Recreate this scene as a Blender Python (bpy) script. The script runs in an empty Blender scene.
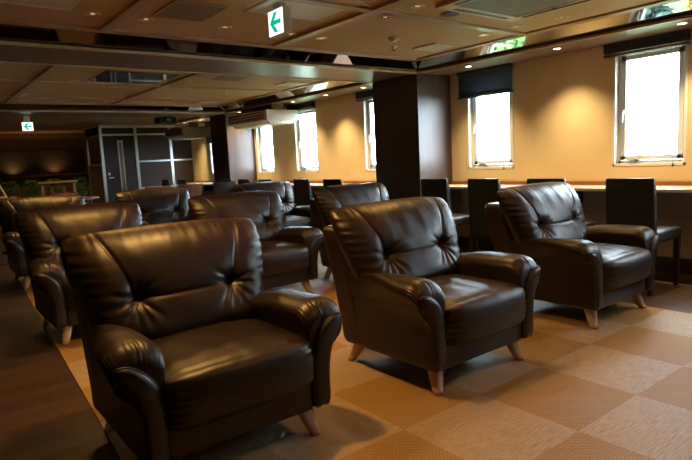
import bpy, bmesh, math, random
from mathutils import Vector, noise, Matrix
PI = math.pi
random.seed(4)
C = bpy.context.scene.collection
sc = bpy.context.scene

# ------------------------------------------------------------------ materials
def newmat(name):
    m = bpy.data.materials.new(name); m.use_nodes = True
    nt = m.node_tree
    return m, nt, nt.nodes['Principled BSDF']

def pmat(name, col, rough=0.5, metal=0.0, spec=0.5, noise_scale=None, noise_amt=0.15, bump=0.0, bump_scale=80, stretch=None, coat=0):
    m, nt, b = newmat(name)
    b.inputs['Base Color'].default_value = (*col, 1)
    b.inputs['Roughness'].default_value = rough
    b.inputs['Metallic'].default_value = metal
    b.inputs['Specular IOR Level'].default_value = spec
    if coat: b.inputs['Coat Weight'].default_value = coat; b.inputs['Coat Roughness'].default_value = .15
    tc = nt.nodes.new('ShaderNodeTexCoord')
    mp = nt.nodes.new('ShaderNodeMapping')
    nt.links.new(tc.outputs['Object'], mp.inputs[0])
    if stretch: mp.inputs['Scale'].default_value = stretch
    if noise_scale:
        n = nt.nodes.new('ShaderNodeTexNoise'); n.inputs['Scale'].default_value = noise_scale; n.inputs['Detail'].default_value = 5
        nt.links.new(mp.outputs[0], n.inputs['Vector'])
        r = nt.nodes.new('ShaderNodeValToRGB')
        r.color_ramp.elements[0].position = .3; r.color_ramp.elements[1].position = .7
        r.color_ramp.elements[0].color = (*[c*(1-noise_amt) for c in col], 1)
        r.color_ramp.elements[1].color = (*[min(1, c*(1+noise_amt)) for c in col], 1)
        nt.links.new(n.outputs['Fac'], r.inputs[0]); nt.links.new(r.outputs[0], b.inputs['Base Color'])
    if bump:
        n2 = nt.nodes.new('ShaderNodeTexNoise'); n2.inputs['Scale'].default_value = bump_scale; n2.inputs['Detail'].default_value = 4
        nt.links.new(mp.outputs[0], n2.inputs['Vector'])
        bp = nt.nodes.new('ShaderNodeBump'); bp.inputs['Strength'].default_value = bump; bp.inputs['Distance'].default_value = .004
        nt.links.new(n2.outputs['Fac'], bp.inputs['Height']); nt.links.new(bp.outputs[0], b.inputs['Normal'])
    return m

def emit(name, col, s):
    m, nt, b = newmat(name)
    b.inputs['Base Color'].default_value = (0, 0, 0, 1)
    b.inputs['Emission Color'].default_value = (*col, 1); b.inputs['Emission Strength'].default_value = s
    return m

def leather_mat():
    m, nt, b = newmat('dark_brown_leather')
    tc = nt.nodes.new('ShaderNodeTexCoord')
    n = nt.nodes.new('ShaderNodeTexNoise'); n.inputs['Scale'].default_value = 6; n.inputs['Detail'].default_value = 4
    nt.links.new(tc.outputs['Object'], n.inputs['Vector'])
    r = nt.nodes.new('ShaderNodeValToRGB')
    r.color_ramp.elements[0].color = (.0095, .0036, .0024, 1); r.color_ramp.elements[1].color = (.017, .0068, .0044, 1)
    nt.links.new(n.outputs['Fac'], r.inputs[0]); nt.links.new(r.outputs[0], b.inputs['Base Color'])
    r2 = nt.nodes.new('ShaderNodeMapRange'); r2.inputs[3].default_value = .36; r2.inputs[4].default_value = .46
    nt.links.new(n.outputs['Fac'], r2.inputs[0]); nt.links.new(r2.outputs[0], b.inputs['Roughness'])
    b.inputs['Specular IOR Level'].default_value = .46
    v = nt.nodes.new('ShaderNodeTexVoronoi'); v.inputs['Scale'].default_value = 260
    nt.links.new(tc.outputs['Object'], v.inputs['Vector'])
    n3 = nt.nodes.new('ShaderNodeTexNoise'); n3.inputs['Scale'].default_value = 38; n3.inputs['Detail'].default_value = 5
    nt.links.new(tc.outputs['Object'], n3.inputs['Vector'])
    b1 = nt.nodes.new('ShaderNodeBump'); b1.inputs['Strength'].default_value = .12; b1.inputs['Distance'].default_value = .002
    nt.links.new(v.outputs['Distance'], b1.inputs['Height'])
    b2 = nt.nodes.new('ShaderNodeBump'); b2.inputs['Strength'].default_value = .10; b2.inputs['Distance'].default_value = .006
    nt.links.new(n3.outputs['Fac'], b2.inputs['Height']); nt.links.new(b1.outputs[0], b2.inputs['Normal'])
    nt.links.new(b2.outputs[0], b.inputs['Normal'])
    return m

def wood_floor_mat():
    m, nt, b = newmat('dark_plank_floor')
    tc = nt.nodes.new('ShaderNodeTexCoord')
    br = nt.nodes.new('ShaderNodeTexBrick')
    br.inputs['Scale'].default_value = 1; br.inputs['Brick Width'].default_value = .95; br.inputs['Row Height'].default_value = .12
    br.inputs['Mortar Size'].default_value = .0035; br.inputs['Color1'].default_value = (.040, .023, .014, 1)
    br.inputs['Color2'].default_value = (.085, .048, .028, 1); br.inputs['Mortar'].default_value = (.02, .012, .008, 1)
    nt.links.new(tc.outputs['Object'], br.inputs['Vector'])
    mp = nt.nodes.new('ShaderNodeMapping'); mp.inputs['Scale'].default_value = (2.5, 45, 1)
    nt.links.new(tc.outputs['Object'], mp.inputs[0])
    n = nt.nodes.new('ShaderNodeTexNoise'); n.inputs['Scale'].default_value = 1.6; n.inputs['Detail'].default_value = 6
    nt.links.new(mp.outputs[0], n.inputs['Vector'])
    mx = nt.nodes.new('ShaderNodeMix'); mx.data_type = 'RGBA'; mx.blend_type = 'MULTIPLY'; mx.inputs[0].default_value = .8
    r = nt.nodes.new('ShaderNodeValToRGB'); r.color_ramp.elements[0].position = .3; r.color_ramp.elements[0].color = (.45, .42, .4, 1); r.color_ramp.elements[1].position = .7
    nt.links.new(n.outputs['Fac'], r.inputs[0])
    nt.links.new(br.outputs['Color'], mx.inputs[6]); nt.links.new(r.outputs[0], mx.inputs[7])
    nt.links.new(mx.outputs[2], b.inputs['Base Color'])
    b.inputs['Roughness'].default_value = .42; b.inputs['Specular IOR Level'].default_value = .4
    bp = nt.nodes.new('ShaderNodeBump'); bp.inputs['Strength'].default_value = .25; bp.inputs['Distance'].default_value = .003
    nt.links.new(n.outputs['Fac'], bp.inputs['Height']); nt.links.new(bp.outputs[0], b.inputs['Normal'])
    return m

def carpet_mat():
    m, nt, b = newmat('checkered_woven_carpet')
    L = nt.links.new
    tc = nt.nodes.new('ShaderNodeTexCoord')
    off = nt.nodes.new('ShaderNodeMapping'); off.inputs['Location'].default_value = (-.04, -.16, .25)
    L(tc.outputs['Object'], off.inputs[0])
    ch = nt.nodes.new('ShaderNodeTexChecker'); ch.inputs['Scale'].default_value = 2
    L(off.outputs[0], ch.inputs['Vector'])
    # weaves
    def wave(direction, scale, dist):
        w = nt.nodes.new('ShaderNodeTexWave'); w.wave_type = 'BANDS'; w.bands_direction = direction
        w.inputs['Scale'].default_value = scale; w.inputs['Distortion'].default_value = dist; w.inputs['Detail'].default_value = 2; w.inputs['Detail Scale'].default_value = 3
        L(tc.outputs['Object'], w.inputs['Vector']); return w
    wl = wave('Y', 26, 1.2)
    br = nt.nodes.new('ShaderNodeTexBrick'); br.inputs['Scale'].default_value = 1; br.inputs['Brick Width'].default_value = .028; br.inputs['Row Height'].default_value = .012
    br.inputs['Mortar Size'].default_value = .0035; br.inputs['Mortar Smooth'].default_value = .8
    br.inputs['Color1'].default_value = (1, 1, 1, 1); br.inputs['Color2'].default_value = (.7, .7, .7, 1); br.inputs['Mortar'].default_value = (.1, .1, .1, 1)
    rot = nt.nodes.new('ShaderNodeMapping'); rot.inputs['Rotation'].default_value = (0, 0, PI/4)
    L(tc.outputs['Object'], rot.inputs[0]); L(rot.outputs[0], br.inputs['Vector'])
    fine = nt.nodes.new('ShaderNodeTexNoise'); fine.inputs['Scale'].default_value = 1; fine.inputs['Detail'].default_value = 4
    fm = nt.nodes.new('ShaderNodeMapping'); fm.inputs['Scale'].default_value = (14, 170, 1); L(tc.outputs['Object'], fm.inputs[0]); L(fm.outputs[0], fine.inputs['Vector'])
    hm = nt.nodes.new('ShaderNodeMix'); hm.data_type = 'RGBA'
    L(ch.outputs['Fac'], hm.inputs[0]); L(br.outputs['Color'], hm.inputs[6]); L(fine.outputs['Fac'], hm.inputs[7])
    def ramp(fac, a, c):
        r = nt.nodes.new('ShaderNodeValToRGB'); r.color_ramp.elements[0].position = .2; r.color_ramp.elements[1].position = .8
        r.color_ramp.elements[0].color = (*a, 1); r.color_ramp.elements[1].color = (*c, 1); L(fac, r.inputs[0]); return r
    ra = ramp(br.outputs['Color'], CARPET_A[0], CARPET_A[1])
    rb = ramp(fine.outputs['Fac'], CARPET_B[0], CARPET_B[1])
    cm = nt.nodes.new('ShaderNodeMix'); cm.data_type = 'RGBA'
    L(ch.outputs['Fac'], cm.inputs[0]); L(ra.outputs[0], cm.inputs[6]); L(rb.outputs[0], cm.inputs[7])
    L(cm.outputs[2], b.inputs['Base Color'])
    b.inputs['Roughness'].default_value = .55; b.inputs['Specular IOR Level'].default_value = .45
    bp = nt.nodes.new('ShaderNodeBump'); bp.inputs['Strength'].default_value = .6; bp.inputs['Distance'].default_value = .003
    L(hm.outputs[2], bp.inputs['Height']); L(bp.outputs[0], b.inputs['Normal'])
    return m
CARPET_A = ((.22, .125, .032), (.335, .195, .052))
CARPET_B = ((.20, .135, .070), (.46, .335, .20))  # paler squares: sheen of the turned weave put into the colour

def glass_mat():
    m = bpy.data.materials.new('window_glass'); m.use_nodes = True; nt = m.node_tree; nt.nodes.clear()
    o = nt.nodes.new('ShaderNodeOutputMaterial'); t = nt.nodes.new('ShaderNodeBsdfTransparent'); g = nt.nodes.new('ShaderNodeBsdfGlossy')
    t.inputs[0].default_value = (.96, .98, .97, 1); g.inputs['Roughness'].default_value = .01
    lw = nt.nodes.new('ShaderNodeLayerWeight'); lw.inputs[0].default_value = .5
    pw = nt.nodes.new('ShaderNodeMath'); pw.operation = 'POWER'; pw.inputs[1].default_value = 5; nt.links.new(lw.outputs['Facing'], pw.inputs[0])
    f = nt.nodes.new('ShaderNodeMath'); f.operation = 'MULTIPLY_ADD'; f.inputs[1].default_value = .5; f.inputs[2].default_value = .04; nt.links.new(pw.outputs[0], f.inputs[0])
    mx = nt.nodes.new('ShaderNodeMixShader')
    nt.links.new(f.outputs[0], mx.inputs[0]); nt.links.new(t.outputs[0], mx.inputs[1]); nt.links.new(g.outputs[0], mx.inputs[2]); nt.links.new(mx.outputs[0], o.inputs[0])
    return m

def laminate(name, a, b_, sc_=(60, 60, 1.2), rough=.4):
    m, nt, b = newmat(name)
    tc = nt.nodes.new('ShaderNodeTexCoord'); mp = nt.nodes.new('ShaderNodeMapping'); mp.inputs['Scale'].default_value = sc_
    nt.links.new(tc.outputs['Object'], mp.inputs[0])
    n = nt.nodes.new('ShaderNodeTexNoise'); n.inputs['Scale'].default_value = 1; n.inputs['Detail'].default_value = 5
    nt.links.new(mp.outputs[0], n.inputs['Vector'])
    r = nt.nodes.new('ShaderNodeValToRGB'); r.color_ramp.elements[0].position = .3; r.color_ramp.elements[1].position = .7
    r.color_ramp.elements[0].color = (*a, 1); r.color_ramp.elements[1].color = (*b_, 1)
    nt.links.new(n.outputs['Fac'], r.inputs[0]); nt.links.new(r.outputs[0], b.inputs['Base Color'])
    b.inputs['Roughness'].default_value = rough
    return m

M = dict(
    leather=leather_mat(),
    legwood=laminate('pale_leg_wood', (.40, .29, .19), (.52, .40, .28), (60, 60, 6), .45),
    glide=pmat('black_glide', (.02, .02, .02), .5),
    floor=wood_floor_mat(), carpet=carpet_mat(), glass=glass_mat(),
    wall=pmat('cream_wallpaper', (.74, .59, .35), .85, spec=.2, noise_scale=3, noise_amt=.04, bump=.3, bump_scale=220),
    ceiling=pmat('tan_ceiling_board', (.54, .37, .21), .72, spec=.3, noise_scale=150, noise_amt=.16, bump=.8, bump_scale=120),
    rib=pmat('tan_ceiling_mould', (.40, .28, .17), .45, noise_scale=6, noise_amt=.08),
    lip=pmat('pale_wood_lip', (.52, .38, .24), .35, noise_scale=8, noise_amt=.08, stretch=(1, 1, 8)),
    soffit=pmat('brown_soffit_laminate', (.17, .105, .07), .38, noise_scale=3, noise_amt=.1),
    column=laminate('dark_column_laminate', (.046, .027, .022), (.085, .05, .04), (55, 55, 1.0), .42),
    mirror=pmat('tinted_mirror', (.34, .33, .32), .02, metal=1),
    mirrordimmed=pmat('mirror_dimmed_tint', (.16, .15, .15), .02, metal=1),  # same mirror, with the beams' dark reflection put into its tint
    black=pmat('black_gap', (.008, .008, .008), .6),
    reveal=pmat('white_reveal', (.78, .78, .76), .6),
    alu=pmat('grey_white_aluminium', (.74, .78, .82), .4, metal=.0),
    metal=pmat('brushed_metal', (.6, .6, .6), .3, metal=1),
    blind=pmat('navy_blind', (.040, .050, .070), .5),
    blindrail=pmat('brown_blind_rail', (.10, .035, .025), .4),
    counter=pmat('light_counter_laminate', (.56, .42, .28), .3, noise_scale=3, noise_amt=.06, stretch=(8, 1, 1)),
    strip=pmat('orange_wood_strip', (.30, .13, .045), .4, noise_scale=5, noise_amt=.15, stretch=(4, 1, 30)),
    kneewall=pmat('grey_brown_panel', (.36, .30, .24), .8, noise_scale=3, noise_amt=.06),
    dark=pmat('dark_baseboard', (.02, .016, .014), .5),
    parson=pmat('black_vinyl', (.012, .015, .018), .48, bump=.2, bump_scale=90),
    parsonleg=pmat('dark_leg_wood', (.022, .013, .010), .45),
    white=pmat('white_plastic', (.66, .62, .54), .45),
    cream=pmat('cream_plastic', (.62, .52, .38), .5),
    grille=pmat('grey_grille', (.18, .165, .14), .6, noise_scale=400, noise_amt=.4, bump=.5, bump_scale=400),
    woodgrille=laminate('brown_grille', (.16, .10, .055), (.24, .155, .09), (4, 90, 4), .5),
    silver=pmat('silver_post', (.48, .48, .46), .35, metal=.6),
    panel=laminate('dark_partition_panel', (.026, .017, .015), (.040, .028, .025), (3, 3, 50), .85),
    cafewood=laminate('red_brown_wood', (.13, .05, .025), (.22, .09, .045), (6, 6, 40), .35),
    paledeal=laminate('pale_deal', (.40, .28, .16), (.52, .38, .23), (8, 8, 8), .5),
    signface=emit('sign_white', (.86, 1.0, .93), 1.5),
    signgreen=emit('sign_green', (.0, .55, .38), .9),
    lamp=emit('lamp_glow', (1.0, .80, .52), 14),
    bulb=emit('dim_bulb', (1, .75, .45), .6),
    lampdim=pmat('lamp_reflector', (.7, .6, .45), .25, metal=.8),
    leaf=pmat('tree_leaf', (.13, .26, .07), .6, noise_scale=1.2, noise_amt=.5),
    leaf2=pmat('tree_leaf_autumn', (.32, .22, .05), .6, noise_scale=1.2, noise_amt=.4),
    leaf3=pmat('tree_leaf_dark', (.04, .08, .07), .6, noise_scale=1.2, noise_amt=.5),
    bark=pmat('bark', (.10, .07, .05), .9, noise_scale=20, noise_amt=.3),
    ground=pmat('outdoor_grass', (.08, .12, .05), .95, noise_scale=.8, noise_amt=.4),
    pebble=pmat('dark_wall_paper', (.22, .145, .095), .85, noise_scale=4, noise_amt=.1),
    board=laminate('dark_feature_panel', (.030, .018, .010), (.055, .034, .018), (2, 2, 60), .55),
    planterleaf=pmat('indoor_leaf', (.09, .19, .05), .5, noise_scale=6, noise_amt=.4),
    screen=pmat('dark_board_face', (.035, .03, .028), .35),
)

# ------------------------------------------------------------------ helpers
def obj(name, bm, m, parent=None, smooth=False):
    me = bpy.data.meshes.new(name)
    bmesh.ops.recalc_face_normals(bm, faces=bm.faces)
    bm.to_mesh(me); bm.free()
    if smooth:
        for p in me.polygons: p.use_smooth = True
    me.materials.append(M[m])
    o = bpy.data.objects.new(name, me); C.objects.link(o)
    if parent: o.parent = parent
    return o

def thing(name, label, cat, loc=(0, 0, 0), rz=0, group=None):
    o = bpy.data.objects.new(name, None); C.objects.link(o)
    o.empty_display_size = .1
    o.location = loc; o.rotation_euler = (0, 0, rz)
    o['label'] = label; o['category'] = cat
    if group: o['group'] = group
    return o

def tag(o, label, cat, group=None, kind=None):
    o['label'] = label; o['category'] = cat
    if group: o['group'] = group
    if kind: o['kind'] = kind
    return o

def struct(o):
    o['kind'] = 'structure'; return o

def copy_tree(o, parent=None):
    c = o.copy(); C.objects.link(c)
    if parent: c.parent = parent; c.matrix_parent_inverse = Matrix()
    for ch in list(o.children): copy_tree(ch, c)
    return c

def bx(bm, x0, x1, y0, y1, z0, z1, bev=0, seg=2):
    r = bmesh.ops.create_cube(bm, size=1)
    for v in r['verts']:
        v.co = Vector(((x0+x1)/2+v.co.x*(x1-x0), (y0+y1)/2+v.co.y*(y1-y0), (z0+z1)/2+v.co.z*(z1-z0)))
    if bev:
        es = list({e for v in r['verts'] for e in v.link_edges})
        bmesh.ops.bevel(bm, geom=es, offset=bev, segments=seg, affect='EDGES', profile=.6)

def box(name, m, x0, x1, y0, y1, z0, z1, parent=None, bev=0, smooth=False):
    bm = bmesh.new(); bx(bm, x0, x1, y0, y1, z0, z1, bev); return obj(name, bm, m, parent, smooth)

def cyl(bm, c, r1, r2, z0, z1, n=24, cap=True):
    r = bmesh.ops.create_cone(bm, cap_ends=cap, segments=n, radius1=r1, radius2=r2, depth=z1-z0)
    for v in r['verts']: v.co += Vector((c[0], c[1], (z0+z1)/2))

def tube(bm, pts, r, n=8, closed=False):
    pts = [Vector(p) for p in pts]; N = len(pts); rings = []
    ref = None
    for i, p in enumerate(pts):
        a = pts[(i-1) % N] if (closed or i > 0) else p
        b = pts[(i+1) % N] if (closed or i < N-1) else p
        t = (b-a).normalized()
        if ref is None:
            ref = t.orthogonal().normalized()
        ref = (ref - t*ref.dot(t)).normalized()
        bi = t.cross(ref)
        rings.append([bm.verts.new(p + (ref*math.cos(2*PI*k/n)+bi*math.sin(2*PI*k/n))*r) for k in range(n)])
    for i in range(N if closed else N-1):
        A, B = rings[i], rings[(i+1) % N]
        for k in range(n): bm.faces.new((A[k], A[(k+1) % n], B[(k+1) % n], B[k]))
    if not closed:
        bm.faces.new(rings[0][::-1]); bm.faces.new(rings[-1])

def prism(bm, poly, axis, a, b):
    """poly: list of 2-D points; axis 'x': (y,z); 'y': (x,z); 'z': (x,y)."""
    f = {'x': lambda p, t: (t, p[0], p[1]), 'y': lambda p, t: (p[0], t, p[1]), 'z': lambda p, t: (p[0], p[1], t)}[axis]
    A = [bm.verts.new(f(p, a)) for p in poly]; B = [bm.verts.new(f(p, b)) for p in poly]
    bm.faces.new(A); bm.faces.new(B[::-1])
    n = len(poly)
    for i in range(n): bm.faces.new((A[i], B[i], B[(i+1) % n], A[(i+1) % n]))

def catmull(pts, n, closed=True):
    out = []; N = len(pts)
    m = N if closed else N-1
    for i in range(n):
        u = i/n*m if closed else i/(n-1)*m
        k = min(int(u), m-1); f = u-k
        P = [Vector(pts[(k+j) % N] if closed else pts[max(0, min(N-1, k+j))]) for j in (-1, 0, 1, 2)]
        out.append(.5*((2*P[1])+(P[2]-P[0])*f+(2*P[0]-5*P[1]+4*P[2]-P[3])*f*f+(3*P[1]-P[0]-3*P[2]+P[3])*f**3))
    return out

def loft(bm, rings, cap=True):
    R = [[bm.verts.new(p) for p in r] for r in rings]
    n = len(R[0])
    for A, B in zip(R, R[1:]):
        for k in range(n): bm.faces.new((A[k], A[(k+1) % n], B[(k+1) % n], B[k]))
    if cap: bm.faces.new(R[0][::-1]); bm.faces.new(R[-1])

def G(x, s): return math.exp(-(x/s)**2)
def sstep(a, b, x):
    t = max(0, min(1, (x-a)/(b-a))); return t*t*(3-2*t)

# ------------------------------------------------------------------ armchair
TX, TZ = .215, .615      # tuft position
def seam_x(z): 
    u = max(0, (z-TZ)/.285)
    return TX+.115*u**1.9+.02*math.sin(PI*min(1, u))

def back_point(s, t, front):
    """s,t in [-1,1]; front True = sitting side."""
    zz = (t+1)/2
    w = .360+(.447-.360)*sstep(-.1, .85, zz)
    w *= 1-.030*abs(t)**16
    x = s*w
    z = .37+.510*zz+.012*(1-s*s)*zz
    z -= (.014*abs(s)**7)*sstep(.6, 1, zz)
    yc = .515+.115*zz+.05*zz*zz
    T = ((max(0, 1-abs(s)**4.5))**.5)*((max(0, 1-abs(t)**4.5))**.5)
    if not front:
        return Vector((x, yc+.07*T, z))
    th = (.16-.045*zz)*T
    # seams
    d = 0
    for sg in (-1, 1):
        if z > TZ-.01:
            ds = sg*x-seam_x(z)
            d += .009*G(ds, .0075)+.007*G(ds, .05)
        r = math.hypot(sg*x-TX, z-TZ)
        d += .028*G(r, .034)+.020*G(r, .085)
        ang = math.atan2(z-TZ, sg*x-TX)
        fold = sum(G(((ang-a+PI) % (2*PI))-PI, wd)*am for a, wd, am in ((-2.35, .16, 1), (-1.85, .15, 1.1), (-1.35, .15, 1.), (-.85, .16, 1), (-.25, .17, .9), (.3, .16, .7), (2.45, .18, .7), (2.9, .15, .5), (1.1, .13, .5)))
        d += .0075*fold*G(r-.065, .045)
        d -= .006*(1-fold)*G(r-.07, .05)*.5
    if abs(x) < TX:
        d += .008*G(z-TZ, .0075)+.007*G(z-TZ, .035)
    if T > .02:
        up = sstep(.55, .8, zz)
        d += (.0035*noise.noise(Vector((x*20, z*3.0, 1.7)))*up + .0025*noise.noise(Vector((x*9+z*6, z*9, 5.1))))*min(1, T*1.5)
        e = abs(s)**8
        d += .0045*e*math.sin(z*150+3*noise.noise(Vector((0, z*20, 2))))*(1-abs(t)**8)
        e2 = (abs(t)**10)*(t > 0)
        d += .004*e2*math.sin(x*120+4*noise.noise(Vector((x*15, 0, 2))))
    ext = .004*G(z-.48, .07)*T    # lumbar roll
    return Vector((x, yc-th+d-ext, z))

def make_back_cushion():
    bm = bmesh.new(); NS, NT = 132, 84
    def grid(front, NS=NS, NT=NT):
        V = []
        for j in range(NT+1):
            t = math.sin(PI/2*(2*j/NT-1))*.25+(2*j/NT-1)*.75
            V.append([bm.verts.new(back_point(math.sin(PI/2*(2*i/NS-1))*.25+(2*i/NS-1)*.75, t, front)) for i in range(NS+1)])
        for j in range(NT):
            for i in range(NS): bm.faces.new((V[j][i], V[j][i+1], V[j+1][i+1], V[j+1][i]))
    grid(True); grid(False)
    bmesh.ops.remove_doubles(bm, verts=bm.verts, dist=.0009)
    return bm

ARM = [(.302, .14), (.345, .136), (.383, .14), (.388, .25), (.396, .34), (.415, .405), (.448, .452), (.476, .486), (.486, .518), (.470, .548), (.430, .566), (.375, .569), (.320, .557), (.282, .523), (.280, .46), (.290, .38), (.298, .26)]
def arm_section(y, n=240):
    # y 0 .. .66 : top profile lower at the back and rolling down at the front
    base = catmull([(x, 0, z) for x, z in ARM], n)
    cx, cz = .375, .40
    if y < .10: k = math.sqrt(max(0, 1-((.10-y)/.10)**2.4)); sx = .80+.20*k; drop = .085*(1-k)
    else: sx = 1; drop = 0
    drop += .040*sstep(.25, .60, y)
    out = []
    for i, p in enumerate(base):
        px_ = p.x if p.x < .385 else .385+(p.x-.385)*(1-.96*sstep(.10, .50, y))
        x = cx+(px_-cx)*sx; f = sstep(.25, .58, p.z); z = p.z-drop*f
        q = Vector((x, y, z))
        # gathers near the front
        g = sstep(.40, .52, p.z)*G(y-.030, .040)
        nn = Vector((p.x-.385, 0, p.z-.50)).normalized()
        q += nn*(.0042*g*max(0, .35+noise.noise(Vector((i*.09, 1.3, 4))))*math.sin(i*1.1+4*noise.noise(Vector((i*.10, y*14, 0)))))
        q += nn*.0035*noise.noise(Vector((p.x*7, y*7, p.z*7)))
        # seam between pad and side panel
        if p.x > .40: q.x -= .0035*G(p.z-.43, .007)
        out.append(q)
    return out

def make_arm(sg):
    ys = [0, .004, .010, .018, .027, .037, .048, .06, .075, .095, .12, .15, .19, .24, .30, .36, .42, .48, .54, .58, .62, .66]
    rings = [arm_section(y) for y in ys]
    # rounded rear end
    for k, y in ((.97, .675), (.90, .685)):
        r = arm_section(.66); c = Vector((.375, 0, .40))
        rings.append([Vector((c.x+(p.x-c.x)*k, y, c.z+(p.z-c.z)*k)) for p in r])
    if sg < 0: rings = [[Vector((-p.x, p.y, p.z)) for p in r] for r in rings]
    bm = bmesh.new(); loft(bm, rings); return bm

def facing_loop(scale=1, n=72):
    pts = [(.312, .145), (.345, .142), (.377, .146), (.381, .25), (.390, .33), (.410, .395), (.438, .445), (.458, .485), (.455, .503), (.430, .506), (.396, .494), (.357, .462), (.327, .415), (.311, .35), (.308, .25)]
    L = catmull([(x, 0, z) for x, z in pts], n); c = Vector((.365, 0, .33))
    return [Vector((c.x+(p.x-c.x)*scale, 0, c.z+(p.z-c.z)*(1-(1-scale)*.35))) for p in L]

def make_facing(sg):
    bm = bmesh.new(); rings = []
    for k, y in ((1.0, .01), (1.0, -.006), (.93, -.014), (.75, -.019), (.45, -.022), (.1, -.023)):
        rings.append([Vector((sg*p.x, y, p.z)) for p in facing_loop(k)])
    loft(bm, rings); return bm
def make_piping(sg):
    bm = bmesh.new(); tube(bm, [(sg*p.x, -.005, p.z) for p in facing_loop(1.01)], .0042, 8, True); return bm

def make_seat():
    bm = bmesh.new(); n = 40
    r = bmesh.ops.create_cube(bm, size=2)
    bmesh.ops.subdivide_edges(bm, edges=bm.edges, cuts=n, use_grid_fill=True)
    for v in bm.verts:
        p = v.co.copy(); q = 7
        L = (abs(p.x)**q+abs(p.y)**q+abs(p.z)**q)**(1/q); p /= L
        x = p.x*.322; y = .225+p.y*.275; z = .332+p.z*.104
        top = max(0, p.z)
        z += top*(.028*(1-p.x**2)*(1-p.y**2*.6)+.004)
        if p.y < 0: y -= .026*(1-p.x**2)*G(p.z-.1, .8)*(-p.y)
        # border seam on top near front edge
        ds = (y-(.005-.02*(1-(p.x)**2)))
        if p.z > .3: z -= .004*G(ds, .008)+.003*G(ds, .03)
        ex = abs(p.x)**6
        y += .006*ex*math.sin(p.z*22+3*noise.noise(Vector((p.x*3, p.z*4, 0))))*(p.y < -.5)
        x += .004*ex*math.sin(y*90)
        z += .004*top*noise.noise(Vector((x*14, y*7, 3)))
        v.co = (x, y, z)
    return bm

def make_leg(sx, sy):
    # tapered, outward-curving wooden leg
    bm = bmesh.new(); rings = []
    top = Vector((sx*.295, .085 if sy < 0 else .62, .150)); 
    foot = Vector((sx*.325, .035 if sy < 0 else .700, .004))
    for k in range(8):
        u = k/7
        c = top.lerp(foot, u); c.x += sx*(-.003)*math.sin(PI*u); c.y += sy*(-.004)*math.sin(PI*u)
        wx = .040*(1-u)+.020*u; wy = .036*(1-u)+.020*u
        rings.append([Vector((c.x+wx*math.copysign(abs(math.cos(a))**.55, math.cos(a)), c.y+wy*math.copysign(abs(math.sin(a))**.55, math.sin(a)), c.z)) for a in [2*PI*j/20 for j in range(20)]])
    loft(bm, rings); return bm, foot

def make_armchair():
    t = thing('leather_armchair', 'x', 'armchair', (0, 0, 0))
    sh = bmesh.new()
    # back shell: leaning upholstered slab with rounded edges
    rings = []
    for z, y0, y1, w in ((.135, .50, .705, .376), (.16, .50, .712, .384), (.30, .53, .735, .388), (.45, .57, .765, .392), (.60, .61, .80, .398), (.70, .64, .825, .402), (.745, .66, .835, .402), (.765, .675, .83, .392), (.772, .70, .815, .375)):
        cy = (y0+y1)/2; hy = (y1-y0)/2
        rings.append([Vector((w*math.copysign(abs(math.cos(a))**.18, math.cos(a)), cy+hy*math.copysign(abs(math.sin(a))**.25, math.sin(a)), z)) for a in [2*PI*(j+.5)/64 for j in range(64)]])
    loft(sh, rings)
    obj('back_shell', sh, 'leather', t, True)
    bk = obj('back_cushion', make_back_cushion(), 'leather', t, True)
    obj('seat_cushion', make_seat(), 'leather', t, True)
    bm = bmesh.new(); bx(bm, -.303, .303, .004, .52, .126, .250, .012, 3)
    obj('seat_base', bm, 'leather', t, True)
    for sg in (-1, 1):
        a = obj('arm', make_arm(sg), 'leather', t, True)
        f = obj('arm_facing', make_facing(sg), 'leather', a, True)
        obj('piping', make_piping(sg), 'leather', a, True)
    for sx in (-1, 1):
        for sy in (-1, 1):
            bm, foot = make_leg(sx, sy)
            l = obj('leg', bm, 'legwood', t, True)
            l['label'] = 'pale wooden tapered leg'
            bm = bmesh.new(); cyl(bm, (foot.x, foot.y), .011, .011, 0, .006, 12); obj('glide', bm, 'glide', l)
    return t

proto = make_armchair()
CH = [
 (.92, 1.85, 0, 'large brown leather armchair closest to the camera, beside the dark plank floor'),
 (2.225, 1.76, 0, 'brown leather armchair in the middle of the front row, its side turned to the camera'),
 (3.655, 1.755, 0, 'brown leather armchair at the right of the front row, nearest to the window counter'),
 (1.06, 4.03, 0, 'brown leather armchair right behind the closest one, gold light along its top'),
 (2.33, 3.93, 0, 'brown leather armchair whose seat shows behind the right arm of the closest armchair'),
 (3.46, 3.70, 0, 'brown leather armchair behind the middle front armchair, only its backrest top showing'),
 (1.19, 6.36, 0, 'leather armchair at the far left edge, third from the camera along the plank floor'),
 (2.40, 6.25, 0, 'dark leather armchair in the third row, unlit backrest with a bluish right corner'),
 (3.66, 5.80, 0, 'leather armchair in the third row nearest the dark column, right arm and seat showing'),
]
for i, (x, y, rz, lab) in enumerate(CH):
    o = proto if i == 0 else copy_tree(proto)
    o.location = (x, y, .006); o.rotation_euler = (0, 0, rz)
    o['label'] = lab; o['group'] = 'leather armchairs in rows on the carpet'

# ------------------------------------------------------------------ room shell
W, XL, YB, YF = 5.40, -3.0, -2.4, 16.0
ZC, ZS = 2.18, 2.085      # ceiling, soffit
CX = 4.83                 # column line
struct(box('floor', 'floor', XL, W+.1, YB, YF, -.12, 0))
bm = bmesh.new()
prism(bm, [(.25, YB+.1), (4.04, YB+.1), (4.04, 9.66), (1.06, 9.66)], 'z', .0005, .006)
cp = obj('carpet', bm, 'carpet')
tag(cp, 'checkered woven carpet of orange and beige squares, weave sheen in their colour, under the armchairs', 'carpet')

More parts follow.
